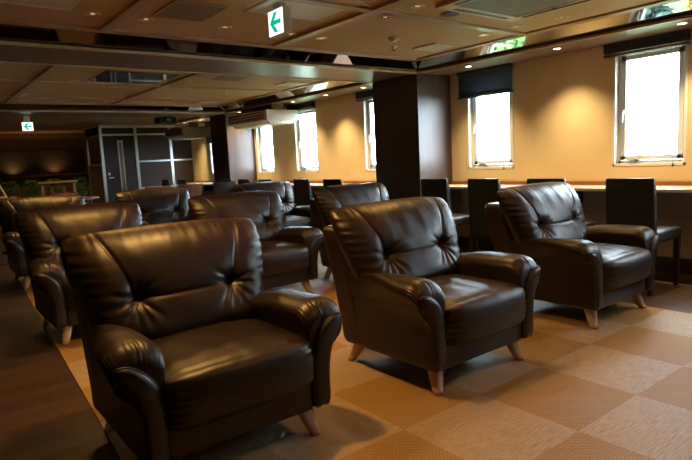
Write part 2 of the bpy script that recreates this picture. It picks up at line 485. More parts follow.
# windows: (y0, y1); the first is unseen, added for daylight
Z0, Z1 = .945, 2.02
WIN = [(.31, .96), (2.08, 2.73), (3.845, 4.495), (5.77, 6.42), (7.61, 8.265), (9.0, 9.60), (11.02, 11.68)]
bm = bmesh.new(); y = YB
for a, b in WIN+[(YF, YF)]:
    bx(bm, W, W+.16, y, a, 0, 2.4); y = b
    if a < YF:
        bx(bm, W, W+.16, a, b, 0, Z0); bx(bm, W, W+.16, a, b, Z1, 2.4)
struct(obj('wall_right', bm, 'wall'))
struct(box('wall_left', 'pebble', XL-.1, XL, YB, YF, 0, 2.4))
struct(box('wall_back', 'pebble', XL, W, YB-.1, YB, 0, 2.4))
struct(box('wall_front', 'pebble', XL, W, YF, YF+.1, 0, 2.4))

# ceiling boards per section (with drop beams between)
bm = bmesh.new()
bx(bm, XL, 4.60, YB, 4.52, ZC, ZC+.05)
bx(bm, XL, 4.60, 5.77, 9.45, ZC, ZC+.05)
bx(bm, XL, W, 10.37, YF, ZC-.03, ZC+.05)
bx(bm, XL-.1, W+.16, YB-.1, YF+.1, 2.40, 2.46)
struct(obj('ceiling', bm, 'ceiling'))
# soffits
bm = bmesh.new(); bx(bm, XL, CX+.01, 4.765, 5.525, ZS, ZS+.29); struct(obj('ceiling_beam', bm, 'soffit'))
bm = bmesh.new(); bx(bm, XL, CX+.01, 9.695, 10.37, ZS-.01, ZS+.29); struct(obj('ceiling_beam', bm, 'soffit'))
bm = bmesh.new(); bx(bm, CX+.03, W, YB, YF, ZS, ZS+.015); struct(obj('ceiling_soffit', bm, 'soffit'))
# lips
def lip(n, *a): return struct(box(n, 'lip', *a, bev=.004))
lip('trim_1', CX-.005, CX+.022, YB, 4.75, ZS-.010, ZS+.014)
lip('trim_2', XL, CX, 4.75, 4.775, ZS-.010, ZS+.014)
lip('trim_3', CX-.005, CX+.022, 5.54, 9.68, ZS-.010, ZS+.014)
lip('trim_4', XL, CX, 9.68, 9.705, ZS-.012, ZS+.016)
lip('trim_5', XL, CX, 5.515, 5.54, ZS-.010, ZS+.014)
# edge mouldings of the ceiling boards
n = 6
def mould(*a):
    global n
    o = struct(box('trim_%d' % n, 'rib', *a, bev=.006)); n += 1; return o
mould(4.515, 4.605, YB, 4.53, ZC-.016, ZC+.01); mould(XL, 4.605, 4.435, 4.53, ZC-.016, ZC+.01)
mould(4.515, 4.605, 5.76, 9.46, ZC-.016, ZC+.01); mould(XL, 4.605, 9.37, 9.46, ZC-.016, ZC+.01); mould(XL, 4.605, 5.76, 5.85, ZC-.016, ZC+.01)
# ribs
for x in (-1.6, -.15, 1.30, 2.75):
    mould(x-.04, x+.04, YB, 4.44, ZC-.022, ZC+.01); mould(x-.04, x+.04, 5.85, 9.38, ZC-.022, ZC+.01)
for yy in (-1.2, .3, 1.66, 3.12): mould(XL, 4.52, yy-.04, yy+.04, ZC-.020, ZC+.01)
for yy in (7.22, 8.66): mould(XL, 4.52, yy-.04, yy+.04, ZC-.020, ZC+.01)
# sloping tinted mirrors between ceiling boards and drop beams
def sloped(name, pts, label, m='mirror'):
    bm = bmesh.new(); vs = [bm.verts.new(p) for p in pts]; f = bm.faces.new(vs)
    r = bmesh.ops.extrude_face_region(bm, geom=[f])
    for v in r['geom']:
        if isinstance(v, bmesh.types.BMVert): v.co.z += .006
    o = obj(name, bm, m); tag(o, label, 'mirror'); return o
zt, zb = ZC-.004, ZS+.016
sloped('ceiling_mirror', [(4.60, YB+.02, zt), (CX+.02, YB+.02, zb), (CX+.02, 4.75, zb), (4.60, 4.53, zt)], 'long sloping tinted mirror strip above the window counter, reflecting trees')
sloped('ceiling_mirror', [(XL+.02, 4.53, zt), (4.60, 4.53, zt), (CX+.02, 4.76, zb), (XL+.02, 4.76, zb)], 'long dark sloping mirror strip along the near ceiling beam', 'mirrordimmed')
sloped('ceiling_mirror', [(4.60, 5.76, zt), (CX+.02, 5.53, zb), (CX+.02, 9.69, zb), (4.60, 9.46, zt)], 'sloping mirror strip over the windows between the two dark columns')
sloped('ceiling_mirror', [(XL+.02, 9.46, zt), (4.60, 9.46, zt), (CX+.02, 9.69, zb), (XL+.02, 9.69, zb)], 'thin dark sloping mirror strip along the far ceiling beam', 'mirrordimmed')
sloped('ceiling_mirror', [(XL+.02, 5.76, zt), (4.60, 5.76, zt), (CX+.02, 5.53, zb), (XL+.02, 5.53, zb)], 'sloping mirror strip on the rear side of the near ceiling beam')
# columns
def column(y0, y1, label):
    bm = bmesh.new(); bx(bm, CX, W, y0, y1, 0, ZS+.06, .003)
    o = obj('column', bm, 'column'); tag(o, label, 'column', None); return o
column(4.75, 5.54, 'square dark wood-clad column in the middle of the photo beside the counter')
column(9.68, 10.37, 'dark wood-clad column farther back, beside the hanging air conditioner')

# ------------------------------------------------------------------ windows
def window(k, y0, y1):
    root = struct(bpy.data.objects.new('window_%d' % k, None)); C.objects.link(root)
    x0 = W
    bm = bmesh.new()   # reveal lining
    bx(bm, x0-.004, x0+.15, y1-.022, y1, Z0, Z1); bx(bm, x0-.004, x0+.15, y0, y0+.022, Z0, Z1)
    bx(bm, x0-.004, x0+.15, y0, y1, Z0, Z0+.022); bx(bm, x0-.004, x0+.15, y0, y1, Z1-.022, Z1)
    obj('window_frame', bm, 'reveal', root)
    def fr(a, b, c, d, w, xa, xb, bm):
        bx(bm, xa, xb, a, a+w, c, d, .003); bx(bm, xa, xb, b-w, b, c, d, .003)
        bx(bm, xa, xb, a, b, c, c+w, .003); bx(bm, xa, xb, a, b, d-w, d, .003)
    bm = bmesh.new(); fr(y0+.022, y1-.022, Z0+.022, Z1-.022, .028, x0+.06, x0+.13, bm)
    fr(y0+.054, y1-.054, Z0+.054, Z1-.054, .042, x0+.05, x0+.10, bm)
    sash = obj('sash', bm, 'alu', root)
    bm = bmesh.new(); bx(bm, x0+.074, x0+.078, y0+.09, y1-.09, Z0+.09, Z1-.09); obj('pane', bm, 'glass', root)
    bm = bmesh.new(); yl = y1-.075
    bx(bm, x0+.030, x0+.052, yl-.012, yl+.012, 1.43, 1.47, .004); bx(bm, x0+.022, x0+.034, yl-.006, yl+.006, 1.36, 1.45, .003)
    obj('latch', bm, 'alu', root)
    bm = bmesh.new(); bx(bm, x0+.025, x0+.055, y1-.24, y1-.12, Z0+.040, Z0+.054, .003); bx(bm, x0+.02, x0+.04, y1-.22, y1-.19, Z0+.03, Z0+.065, .003)
    obj('stay', bm, 'metal', root)
    return root
for k, (a, b) in enumerate(WIN): window(k+1, a, b)

# blinds
def blind(a, b, drop, label, slats=True, cord=True):
    t = thing('window_blind', label, 'blind', (W-.045, (a+b)/2, ZS))
    h = (b-a)/2
    box('headrail', 'blind', -.03, .03, -h, h, -.035, 0, t)
    bm = bmesh.new()
    if slats:
        nn = max(3, int(drop/.032))
        for i in range(nn):
            z = -.05-(drop-.07)*i/(nn-1) if nn > 1 else -.05
            r = bmesh.ops.create_cube(bm, size=1)
            for v in r['verts']:
                v.co = Matrix.Rotation(.98, 3, 'Y') @ Vector((v.co.x*.038, v.co.y*2*h, v.co.z*.003)) + Vector((0, 0, z))
    else:
        for i in range(5): bx(bm, -.026-.002*(i % 2), .026, -h, h, -.052-(drop-.06)/5*i+.002, -.038-(drop-.06)/5*i+.018-.002)
        bx(bm, -.022, .022, -h+.004, h-.004, -drop+.01, -.034)
    s = obj('slat_stack' if not slats else 'slats', bm, 'blind', t)
    if not slats: pass
    else: s['kind'] = 'stuff'
    box('bottom_rail', 'blindrail' if not slats else 'blind', -.03, .03, -h, h, -drop-.022, -drop, t, .004)
    if cord:
        for dy, ln in ((-h+.09, 1.12), (-h+.13, 1.02)):
            c = bmesh.new(); tube(c, [(-.036, dy, -.02), (-.037, dy, -ln*.5), (-.036, dy+.004, -ln)], .0013, 5)
            cc = obj('cord', c, 'black', t)
            c = bmesh.new(); cyl(c, (-.036, dy+.004), .009, .005, -ln-.028, -ln, 10); obj('cord_weight', c, 'black', cc)
    return t
blind(2.06, 2.79, .10, 'dark raised blind over the large right window', False)
blind(3.83, 4.58, .285, 'half lowered slatted blind on the window right of the middle column', True)
blind(5.76, 6.49, .105, 'dark raised blind on the narrow window strip left of the middle column', False, False)
blind(7.60, 8.36, .10, 'dark raised blind on the window just right of the hanging air conditioner', False, False)
blind(9.0, 9.64, .27, 'dark blind partly lowered under the hanging air conditioner', False, False)
blind(11.0, 11.76, .45, 'slatted blind lowered on the last window, seen left of the far column', True, False)

# ------------------------------------------------------------------ counters
def counter(y0, y1, label, legs):
    t = thing('window_counter', label, 'counter', (0, 0, 0))
    box('worktop', 'counter', 4.965, W-.004, y0, y1, .737, .765, t, .003)
    box('front_edge', 'white', 4.957, 4.966, y0, y1, .739, .763, t)
    box('upstand', 'strip', W-.022, W-.003, y0, y1, .765, .802, t, .002)
    box('knee_panel', 'kneewall', W-.07, W-.03, y0, y1, .12, .737, t)
    box('plinth', 'dark', W-.13, W-.03, y0, y1, .0, .13, t)
    for ly in legs:
        box('bracket', 'dark', 5.02, W-.07, ly-.015, ly+.015, .60, .737, t)
    return t
counter(YB+.02, 4.745, 'long pale window counter with dark knee panel on the right', (-.5, 1.3, 3.0))
counter(5.545, 9.675, 'pale window counter between the two dark columns', (7.0, 8.4))
counter(10.375, 12.56, 'short pale window counter beyond the far column', (11.4,))
def outlet(y, label):
    t = thing('socket_plate', label, 'socket', (W-.022, y, .784))
    box('plate', 'cream', -.008, 0, -.045, .045, -.012, .012, t, .002)
    bm = bmesh.new()
    for dy in (-.02, .02): bx(bm, -.009, -.0078, dy-.006, dy+.006, -.005, .005)
    obj('socket_slots', bm, 'dark', t)
outlet(3.62, 'small cream socket plate on the counter upstand under the half-shaded window')
outlet(6.98, 'small cream socket plate on the upstand left of the middle column')

# ------------------------------------------------------------------ parsons chairs at the counter
def parsons():
    t = thing('counter_chair', 'x', 'chair')
    # faces +x ; origin at floor below seat centre
    bm = bmesh.new(); bx(bm, -.20, .235, -.19, .19, .39, .475, .02, 3); obj('seat', bm, 'parson', t, True)
    bm = bmesh.new(); rings = []
    for k in range(9):
        u = k/8; z = .30+.59*u if k else .30
        xc = -.215-.035*u*u; w = .19-.004*u; th = .030-.006*u
        if k == 8: w -= .010; th -= .008
        rings.append([Vector((xc+th*math.copysign(abs(math.sin(a))**.4, math.sin(a)), w*math.copysign(abs(math.cos(a))**.15, math.cos(a)), z)) for a in [2*PI*(j+.5)/40 for j in range(40)]])
    rings.insert(8, [Vector((p.x, p.y*1.04, p.z-.012)) for p in rings[8]])
    loft(bm, rings); obj('backrest', bm, 'parson', t, True)
    bm = bmesh.new(); bx(bm, -.213, -.20, -.196, -.190, .40, .412, .002); obj('stud', bm, 'metal', t)
    for sx in (-1, 1):
        for sy in (-1, 1):
            bm = bmesh.new(); tx = .21 if sx > 0 else -.215; fx = .205 if sx > 0 else -.25
            r = [[Vector((cx_+dx*w, cy_+dy*w, z)) for dx, dy in ((-1, -1), (1, -1), (1, 1), (-1, 1))] for cx_, cy_, w, z in ((tx, sy*.165, .022, .42), (fx, sy*.165, .015, 0))]
            loft(bm, r); obj('leg', bm, 'parsonleg', t)
    return t
cproto = parsons()
CC = [(4.63, 2.08, 'black high-backed chair at the counter below the large right window'),
      (4.63, 2.80, 'black high-backed counter chair behind the right front armchair, top of back showing'),
      (4.63, 3.47, 'black high-backed counter chair below the half-shaded window'),
      (4.63, 4.11, 'black high-backed counter chair against the middle column'),
      (4.63, 5.90, 'black counter chair back just left of the middle column'),
      (4.63, 6.62, 'black counter chair, full back and seat showing below the window strip'),
      (4.63, 7.62, 'small black chair top at the counter below the window right of the air conditioner'),
      (4.63, 8.30, 'small black chair top, second from the far column at the middle counter'),
      (4.63, 8.92, 'small black chair top closest to the far column'),
      (4.63, 10.9, 'tiny black chair top just left of the far column'),
      (4.63, 11.8, 'tiny black chair top next to the partition corner')]
for i, (x, y, lab) in enumerate(CC):
    o = cproto if i == 0 else copy_tree(cproto)
    o.location = (x, y, 0); o['label'] = lab; o['group'] = 'black chairs along the window counter'

# ------------------------------------------------------------------ ceiling devices
def spot(x, y, z, power, cone=80, blend=.6, col=(1, .52, .14), r=.03, tilt=(0, 0)):
    l = bpy.data.lights.new('spot_light', 'SPOT'); l.energy = power; l.color = col; l.spot_size = math.radians(cone); l.spot_blend = blend; l.shadow_soft_size = r
    o = bpy.data.objects.new('spot_light', l); C.objects.link(o); o.location = (x, y, z); o.rotation_euler = (tilt[0], tilt[1], 0)
    return o
def downlight_proto(name, r, lit):
    t = thing(name, 'x', 'light')
    bm = bmesh.new()
    prof = [(r*.72, .0), (r*.78, -.004), (r*.98, -.005), (r, 0)]
    rings = [[Vector((q*math.cos(a), q*math.sin(a), z)) for a in [2*PI*j/28 for j in range(28)]] for q, z in prof]
    loft(bm, rings, False); obj('ring', bm, 'cream', t, True)
    bm = bmesh.new(); cyl(bm, (0, 0), r*.74, r*.74, -.0015, 0, 24); obj('lamp_face', bm, 'lamp' if lit else 'lampdim', t)
    return t
dl_lit = downlight_proto('downlight', .042, True)
dl_ceil = downlight_proto('downlight', .055, False)
bm = bmesh.new(); cyl(bm, (0, 0), .016, .016, -.003, -.0012, 12); obj('bulb', bm, 'bulb', dl_ceil)
SOF = [(5.05, -.85), (5.05, .95), (5.05, 2.00), (5.05, 3.10), (5.05, 4.17), (5.05, 5.98), (5.05, 6.84), (5.05, 7.73), (5.02, 9.50), (5.0, 11.2), (4.95, 11.9)]  # first two are unseen, added to light the near end
SL = ['at the near end, added for light beyond the right edge', 'next after the near end, added for light beyond the right edge', 'above the large right window', 'above the bare wall between the two right windows', 'above the half-shaded window', 'close left of the middle column', 'second left of the middle column', 'third left of the middle column', 'at the air conditioner corner', 'right one of the pair beyond the far column', 'left one of the pair beyond the far column']
SPOW = 110
first = True
for (x, y), s in zip(SOF, SL):
    o = dl_lit if first else copy_tree(dl_lit); first = False
    o.location = (x, y, ZS); o['label'] = 'small lit downlight in the window soffit ' + s; o['group'] = 'downlights in the soffit over the counter'
    spot(x, y, ZS-.012, SPOW, 100, 1, (1, .72, .36))
first = True
CL = [(1.12, 4.06, 40, 'leftmost of the row just in front of the near beam'), (1.47, 4.05, 0, 'second from left in front of the near beam'), (2.06, 4.03, 0, 'left of the near exit sign'),
      (2.64, 4.02, 0, 'just right of the near exit sign'), (2.97, 4.04, 0, 'right of the ceiling rib by the exit sign'), (2.98, 3.24, 30, 'between the exit sign and the smoke detector'),
      (2.98, 2.90, 0, 'at the top edge left of the round black hole'), (4.24, 3.32, 0, 'far one of the pair near the mirror strip'), (4.23, 2.97, 0, 'near one of the pair beside the mirror strip'),
      (1.32, 7.52, 0, 'left one beyond the near beam'), (1.38, 8.47, 0, 'farther left one beyond the near beam'), (2.22, 7.49, 40, 'behind the recessed glass panel'), (2.38, 9.8-.6, 0, 'tiny one near the far beam, left'),
      (1.67, 7.07, 0, 'beside the left side of the recessed glass panel'), (2.80, 7.02, 0, 'right of the recessed glass panel'), (3.15, 7.0, 0, 'across the rib right of the recessed glass panel'), (3.18, 7.44, 30, 'behind the cross rib of the second ceiling section'),
      (3.26, 8.44, 0, 'between the two cross ribs, right'), (3.33, 9.2, 0, 'tiny one near the far beam, right'), (2.76, 6.05, 0, 'left of the brown grille beyond the near beam'), (3.08, 6.02, 0, 'touching the brown grille beyond the near beam'),
      (1.45, 9.2, 0, 'tiny one near the far beam, far left')]
for x, y, pw, s in CL:
    o = dl_ceil if first else copy_tree(dl_ceil); first = False
    o.location = (x, y, ZC); o['label'] = 'round recessed ceiling downlight, ' + s; o['group'] = 'round downlights in the ceiling boards'
# lamps that light the room; all EXTRA ones but the first are added
LAMPS = [(1.06, 2.32, 125), (1.12, 4.06, 60), (1.47, 4.05, 60), (2.64, 4.02, 10), (2.98, 3.24, 10), (1.9, .5, 18), (2.7, 1.0, 16), (3.9, .7, 22), (4.3, 2.6, 22), (3.0, 2.6, 48), (2.22, 7.49, 10), (1.32, 7.52, 45), (1.67, 7.07, 60), (1.45, 9.2, 14),
         (3.26, 8.44, 14), (3.15, 7.0, 12), (3.33, 9.2, 14), (-.9, 3.0, 6), (-.9, 7.0, 6), (2.2, 13.0, 40), (2.9, 14.5, 30), (.8, 12.5, 20), (4.0, 13.5, 8)]
EXTRA = {(1.06, 2.32): 'over the armchair closest to the camera', (1.9, .5): 'added for light behind and left of the camera', (2.7, 1.0): 'added for light over the open carpet by the camera', (3.9, .7): 'added for light near the counter beside the camera', (4.3, 2.6): 'added for light between the large air conditioner and the mirror strip',
         (3.0, 2.6): 'added for light at the left side of the square air conditioner', (-.9, 3.0): 'added for light over the plank floor far left', (-.9, 7.0): 'added for light over the plank floor beyond the near beam', (2.2, 13.0): 'added for light before the far feature panel', (2.9, 14.5): 'added for light over the pale wooden stand', (4.0, 13.5): 'added for light inside the partitioned room', (.8, 12.5): 'added for light beyond the far beam at the left'}  # fittings for unseen lamps added to brighten near, left and far areas
for x, y, pw in LAMPS:
    zz = ZC if y < 10 else ZC-.03
    spot(x, y, zz-.03, pw, 125, .7, r=.06)
    if (x, y) in EXTRA:
        o = copy_tree(dl_ceil); o.location = (x, y, zz); o['label'] = 'round recessed ceiling downlight ' + EXTRA[(x, y)]; o['group'] = 'round downlights in the ceiling boards'

def cassette(cx, cy, hx, hy, label):
    t = thing('ceiling_air_vent', label, 'air conditioner', (cx, cy, ZC))
    bm = bmesh.new()
    bx(bm, -hx, hx, -hy, -hy+.10, -.028, 0, .006); bx(bm, -hx, hx, hy-.10, hy, -.028, 0, .006)
    bx(bm, -hx, -hx+.10, -hy+.10, hy-.10, -.028, 0, .006); bx(bm, hx-.10, hx, -hy+.10, hy-.10, -.028, 0, .006)
    obj('housing', bm, 'cream', t)
    box('intake_grille', 'grille', -hx+.105, hx-.105, -hy+.105, hy-.105, -.024, -.002, t, .004)
    for sx in (-1, 1):
        box('air_slot', 'black', sx*(hx-.055)-.018, sx*(hx-.055)+.018, -hy+.14, hy-.14, -.031, -.0275, t)
        box('air_slot', 'black', -hx+.14, hx-.14, sx*(hy-.055)-.018, sx*(hy-.055)+.018, -.031, -.0275, t)
cassette(3.50, 2.35, .44, .46, 'square ceiling air conditioner with grey grille at the top right')
def ceilpanel(name, m, x0, x1, y0, y1, label, cat, th=.010, frame=None):
    t = thing(name, label, cat, ((x0+x1)/2, (y0+y1)/2, ZC))
    hx, hy = (x1-x0)/2, (y1-y0)/2
    f = .014
    bm = bmesh.new(); bx(bm, -hx, hx, -hy, -hy+f, -th-.003, 0); bx(bm, -hx, hx, hy-f, hy, -th-.003, 0); bx(bm, -hx, -hx+f, -hy+f, hy-f, -th-.003, 0); bx(bm, hx-f, hx, -hy+f, hy-f, -th-.003, 0)
    obj('panel_frame', bm, frame or m, t)
    box('panel_face', m, -hx+f, hx-f, -hy+f, hy-f, -th, 0, t)
    return t
ceilpanel('ceiling_grille', 'woodgrille', 1.46, 1.83, 3.50, 3.92, 'brown ceiling grille at the top left', 'grille', frame='rib')
ceilpanel('ceiling_panel', 'white', .30, .97, 3.30, 4.0, 'yellowish smooth ceiling panel at the top left corner', 'panel')
ceilpanel('access_hatch', 'white', 4.06, 4.39, 3.73, 4.04, 'small cream ceiling hatch near the mirror corner', 'hatch')
ceilpanel('access_hatch', 'cream', 4.10, 4.44, 6.38, 6.72, 'small cream ceiling hatch beyond the near beam, by the mirror strip', 'hatch')
ceilpanel('access_hatch', 'cream', 3.95, 4.35, 8.75, 9.1, 'pale ceiling hatch close to the far beam', 'hatch')
ceilpanel('ceiling_grille', 'woodgrille', 3.10, 3.44, 6.12, 6.50, 'brown ceiling grille beyond the near beam', 'grille', frame='rib')
ceilpanel('ceiling_glass_panel', 'mirror', 1.80, 2.60, 6.25, 7.0, 'dark glassy ceiling panel with pale reflections beyond the near beam', 'panel')
ceilpanel('ceiling_panel', 'cream', 1.97, 2.60, 2.95, 3.02+.55, 'smooth square ceiling panel behind the near exit sign', 'panel', .004, 'rib')
# round black speaker hole
t = thing('ceiling_speaker', 'round dark ceiling speaker beside the top right air conditioner', 'speaker', (3.36, 2.93, ZC))
bm = bmesh.new(); cyl(bm, (0, 0), .082, .078, -.007, 0, 32); obj('rim', bm, 'rib', t, True)
bm = bmesh.new(); cyl(bm, (0, 0), .068, .068, -.009, -.006, 32); obj('mesh_cover', bm, 'black', t)
t = thing('smoke_detector', 'round ceiling smoke detector above the middle column', 'smoke detector', (3.54, 3.75, ZC))
bm = bmesh.new(); cyl(bm, (0, 0), .052, .052, -.014, 0, 28); obj('mounting_plate', bm, 'cream', t, True)
bm = bmesh.new(); cyl(bm, (0, 0), .026, .040, -.036, -.014, 28); obj('sensor_head', bm, 'white', t, True)
def sprinkler(x, y, label):
    t = thing('ceiling_sprinkler', label, 'sprinkler', (x, y, ZC))
    bm = bmesh.new(); cyl(bm, (0, 0), .030, .034, -.006, 0, 20); obj('escutcheon', bm, 'metal', t, True)
    bm = bmesh.new(); cyl(bm, (0, 0), .009, .012, -.034, -.006, 12); obj('nozzle', bm, 'metal', t, True)
    bm = bmesh.new(); cyl(bm, (0, 0), .020, .020, -.038, -.034, 16); obj('deflector', bm, 'black', t)
sprinkler(3.82, 4.05, 'small metal sprinkler head next to the smoke detector')
sprinkler(3.85, 2.38, 'small sprinkler head right of the top right air conditioner')
sprinkler(3.83, 5.95, 'small sprinkler head just beyond the near beam')
sprinkler(3.90, 7.75, 'small sprinkler head in the middle of the second ceiling section')

# exit signs
def arrow(bm, x, s, mirror=1):
    """left-pointing arrow on plane x, drawn in (u, z) ; u along -y seen from -x"""
    pass
def exit_sign(label, loc, rz, w, h, d, drop):
    t = thing('exit_sign', label, 'exit sign', loc, rz)
    # face on local -y side
    box('housing', 'cream', -w/2, w/2, -d/2, d/2, -drop-h, -drop, t, .004)
    bm = bmesh.new(); bx(bm, -w/2+.006, w/2-.006, -d/2-.003, -d/2+.001, -drop-h+.006, -drop-.006); obj('lit_face', bm, 'signface', t)
    bm = bmesh.new(); bx(bm, -.045, .045, -.02, .02, -drop, 0); obj('mount', bm, 'cream', t)
    s = h*.40; cz = -drop-h/2; yy = -d/2-.004
    bm = bmesh.new()
    k = .30
    # shaft
    prism(bm, [(-s*.55, cz-s*.2), (s*.95, cz-s*.2), (s*.95, cz+s*.2), (-s*.55, cz+s*.2)], 'y', yy-.001, yy+.0012)
    # head strokes
    prism(bm, [(-s*1.0, cz), (-s*.20, cz+s*.95), (s*.38, cz+s*.95), (-s*.42, cz)], 'y', yy-.001, yy+.0012)
    prism(bm, [(-s*1.0, cz), (-s*.42, cz), (s*.38, cz-s*.95), (-s*.20, cz-s*.95)], 'y', yy-.001, yy+.0012)
    obj('arrow', bm, 'signgreen', t)
    return t
exit_sign('lit green arrow exit sign hanging from the near ceiling board at the top', (2.09, 3.30, ZC), -PI/2, .19, .17, .06, .035)
exit_sign('small lit green arrow exit sign far back on the left', (1.675, 10.3, ZS-.01), 0, .165, .145, .05, .105)

# ------------------------------------------------------------------ hanging air conditioners
def hang_ac(loc, ly, label):
    t = thing('hanging_air_conditioner', label, 'air conditioner', loc)
    bm = bmesh.new()
    prism(bm, [(0, .02), (.62, .02), (.62, .185), (0, .185)], 'y', 0, ly)
    bmesh.ops.bevel(bm, geom=list(bm.edges), offset=.008, segments=2, affect='EDGES')
    obj('body', bm, 'white', t)
    bm = bmesh.new(); prism(bm, [(.04, .02), (.60, .02), (.50, -.035), (.12, -.035)], 'y', .04, ly-.04); obj('underside', bm, 'white', t)
    bm = bmesh.new()
    for k in range(3): bx(bm, -.006, .004, .08, ly-.06, .05+.045*k, .078+.045*k)
    obj('louver', bm, 'woodgrille', t)
    bm = bmesh.new()
    for yy in (.15, ly-.15): bx(bm, .2, .4, yy-.02, yy+.02, .185, .285)
    obj('hanger', bm, 'cream', t)
    return t
hang_ac((4.70, 7.98, 1.80), 1.35, 'white hanging air conditioner in front of the windows between the columns')
hang_ac((4.50, 10.95, 1.745), .95, 'cream hanging air conditioner beyond the far column, by the partition')
# projector-like dark unit
t = thing('ceiling_projector', 'dark unit hanging from the ceiling left of the far air conditioner', 'projector', (4.1, 10.75, ZC-.03))
box('projector_body', 'black', -.17, .17, -.15, .15, -.17, -.06, t, .02)
bm = bmesh.new(); cyl(bm, (0, 0), .03, .03, -.07, 0, 12); obj('mount_pole', bm, 'dark', t)
bm = bmesh.new(); cyl(bm, (0, -.155), .035, .035, -.13, -.10, 16); obj('projector_lens', bm, 'metal', t)

# ------------------------------------------------------------------ partition room
PY = 12.6
t = thing('partition_room', 'dark panelled partition with silver posts and rails at the far end', 'partition', (0, PY, 0))
H = 2.06
for x in (3.38, 4.10, 4.87): box('post', 'silver', x-.028, x+.028, -.03, .03, 0, H, t)
box('post', 'silver', 5.36, 5.396, -.03, .03, 0, H, t)
box('top_rail', 'silver', 3.38, 5.39, -.028, .028, H-.03, H+.03, t)
box('rail', 'silver', 3.41, 5.36, -.028, .028, 1.87, 1.905, t)
for x0, x1 in ((4.13, 4.84), (4.90, 5.36)):
    box('rail', 'silver', x0, x1, -.026, .026, 1.285, 1.32, t)
    box('rail', 'silver', x0, x1, -.026, .026, .70, .74, t)
    box('wall_panel', 'panel', x0, x1, -.012, .012, 1.905, H-.03, t)
    box('wall_panel', 'panel', x0, x1, -.012, .012, 1.32, 1.87, t)
    box('wall_panel', 'panel', x0, x1, -.012, .012, .74, 1.285, t)
    box('wall_panel', 'panel', x0, x1, -.012, .012, .02, .70, t)
box('wall_panel', 'panel', 3.41, 4.07, -.012, .012, 1.905, H-.03, t)
# side return
box('side_post', 'silver', 3.36, 3.40, 1.10, 1.16, 0, H, t)
box('side_panel', 'panel', 3.37, 3.39, .03, 1.10, .30, 1.25, t)
box('side_glass', 'glass', 3.375, 3.385, .03, 1.10, 1.29, 1.86, t)
box('side_rail', 'silver', 3.36, 3.40, .03, 1.10, 1.25, 1.29, t)
box('side_rail', 'silver', 3.36, 3.40, .03, 1.10, 1.86, 1.90, t)
box('side_panel', 'panel', 3.37, 3.39, .03, 1.10, 1.90, H, t)
box('side_rail', 'silver', 3.36, 3.40, .03, 1.10, .26, .30, t)
t = thing('partition_door', 'dark door with a narrow glass slit in the far partition', 'door', (0, PY, 0))
bm = bmesh.new(); bx(bm, 3.412, 3.705, -.020, .020, .01, 1.862); bx(bm, 3.815, 4.066, -.020, .020, .01, 1.862); bx(bm, 3.72, 3.80, -.020, .020, .01, .60); bx(bm, 3.72, 3.80, -.020, .020, 1.74, 1.862)
obj('door_leaf', bm, 'panel', t)
bm = bmesh.new(); bx(bm, 3.705, 3.725, -.028, .028, .60, 1.76); bx(bm, 3.795, 3.815, -.028, .028, .60, 1.76); bx(bm, 3.705, 3.815, -.028, .028, 1.74, 1.765); bx(bm, 3.705, 3.815, -.028, .028, .585, .60)
obj('slit_frame', bm, 'silver', t)
box('slit_pane', 'glass', 3.725, 3.795, -.004, .004, .60, 1.74, t)
bm = bmesh.new(); bx(bm, 3.47, 3.56, -.06, -.045, .975, .995, .003); bx(bm, 3.47, 3.49, -.05, -.02, .97, 1.0); bx(bm, 3.46, 3.50, -.026, -.018, 1.04, 1.09)
obj('handle', bm, 'metal', t)
spot(4.0, 13.5, ZC-.06, 70, 150, 1, (1, .85, .7), .1)  # unseen lamp added behind the partition to brighten the door slit

# ------------------------------------------------------------------ far wall
t = thing('feature_panel', 'wide dark panel with warm light pools on the far left wall', 'panel', (0, YF-.02, 0))
box('panel_board', 'board', -1.0, 3.82, -.05, 0, 1.12, 1.71, t)
box('panel_top_trim', 'dark', -1.0, 3.84, -.07, 0, 1.71, 1.735, t)
t = thing('wall_shelf', 'thin brown shelf below the wide dark panel at the far left', 'shelf', (0, YF, 0))
box('shelf_board', 'cafewood', -1.0, 3.86, -.28, 0, 1.085, 1.115, t)
bm = bmesh.new(); bx(bm, 3.84, 3.90, -.28, 0, 0, 1.085); obj('shelf_end', bm, 'cafewood', t)
for x in (2.18, 3.10):
    l = spot(x, YF-.28, 1.13, 6, 140, 1, (1, .6, .22), .03, (PI-.35, 0)); 
def frame_stand(x0, x1, y, z, label):
    t = thing('timber_stand', label, 'stand', (0, y, 0))
    for x in (x0, x1):
        box('post', 'paledeal', x-.03, x+.03, -.03, .03, 0, z, t); box('post', 'paledeal', x-.22*(1 if x == x1 else -1)-.025, x-.22*(1 if x == x1 else -1)+.025, .05, .1, 0, z-.03, t)
    box('crossbeam', 'paledeal', x0-.08, x1+.08, -.05, .12, z, z+.05, t)
frame_stand(2.60, 3.30, 15.0, .90, 'pale wooden frame standing before green plants at the far left')
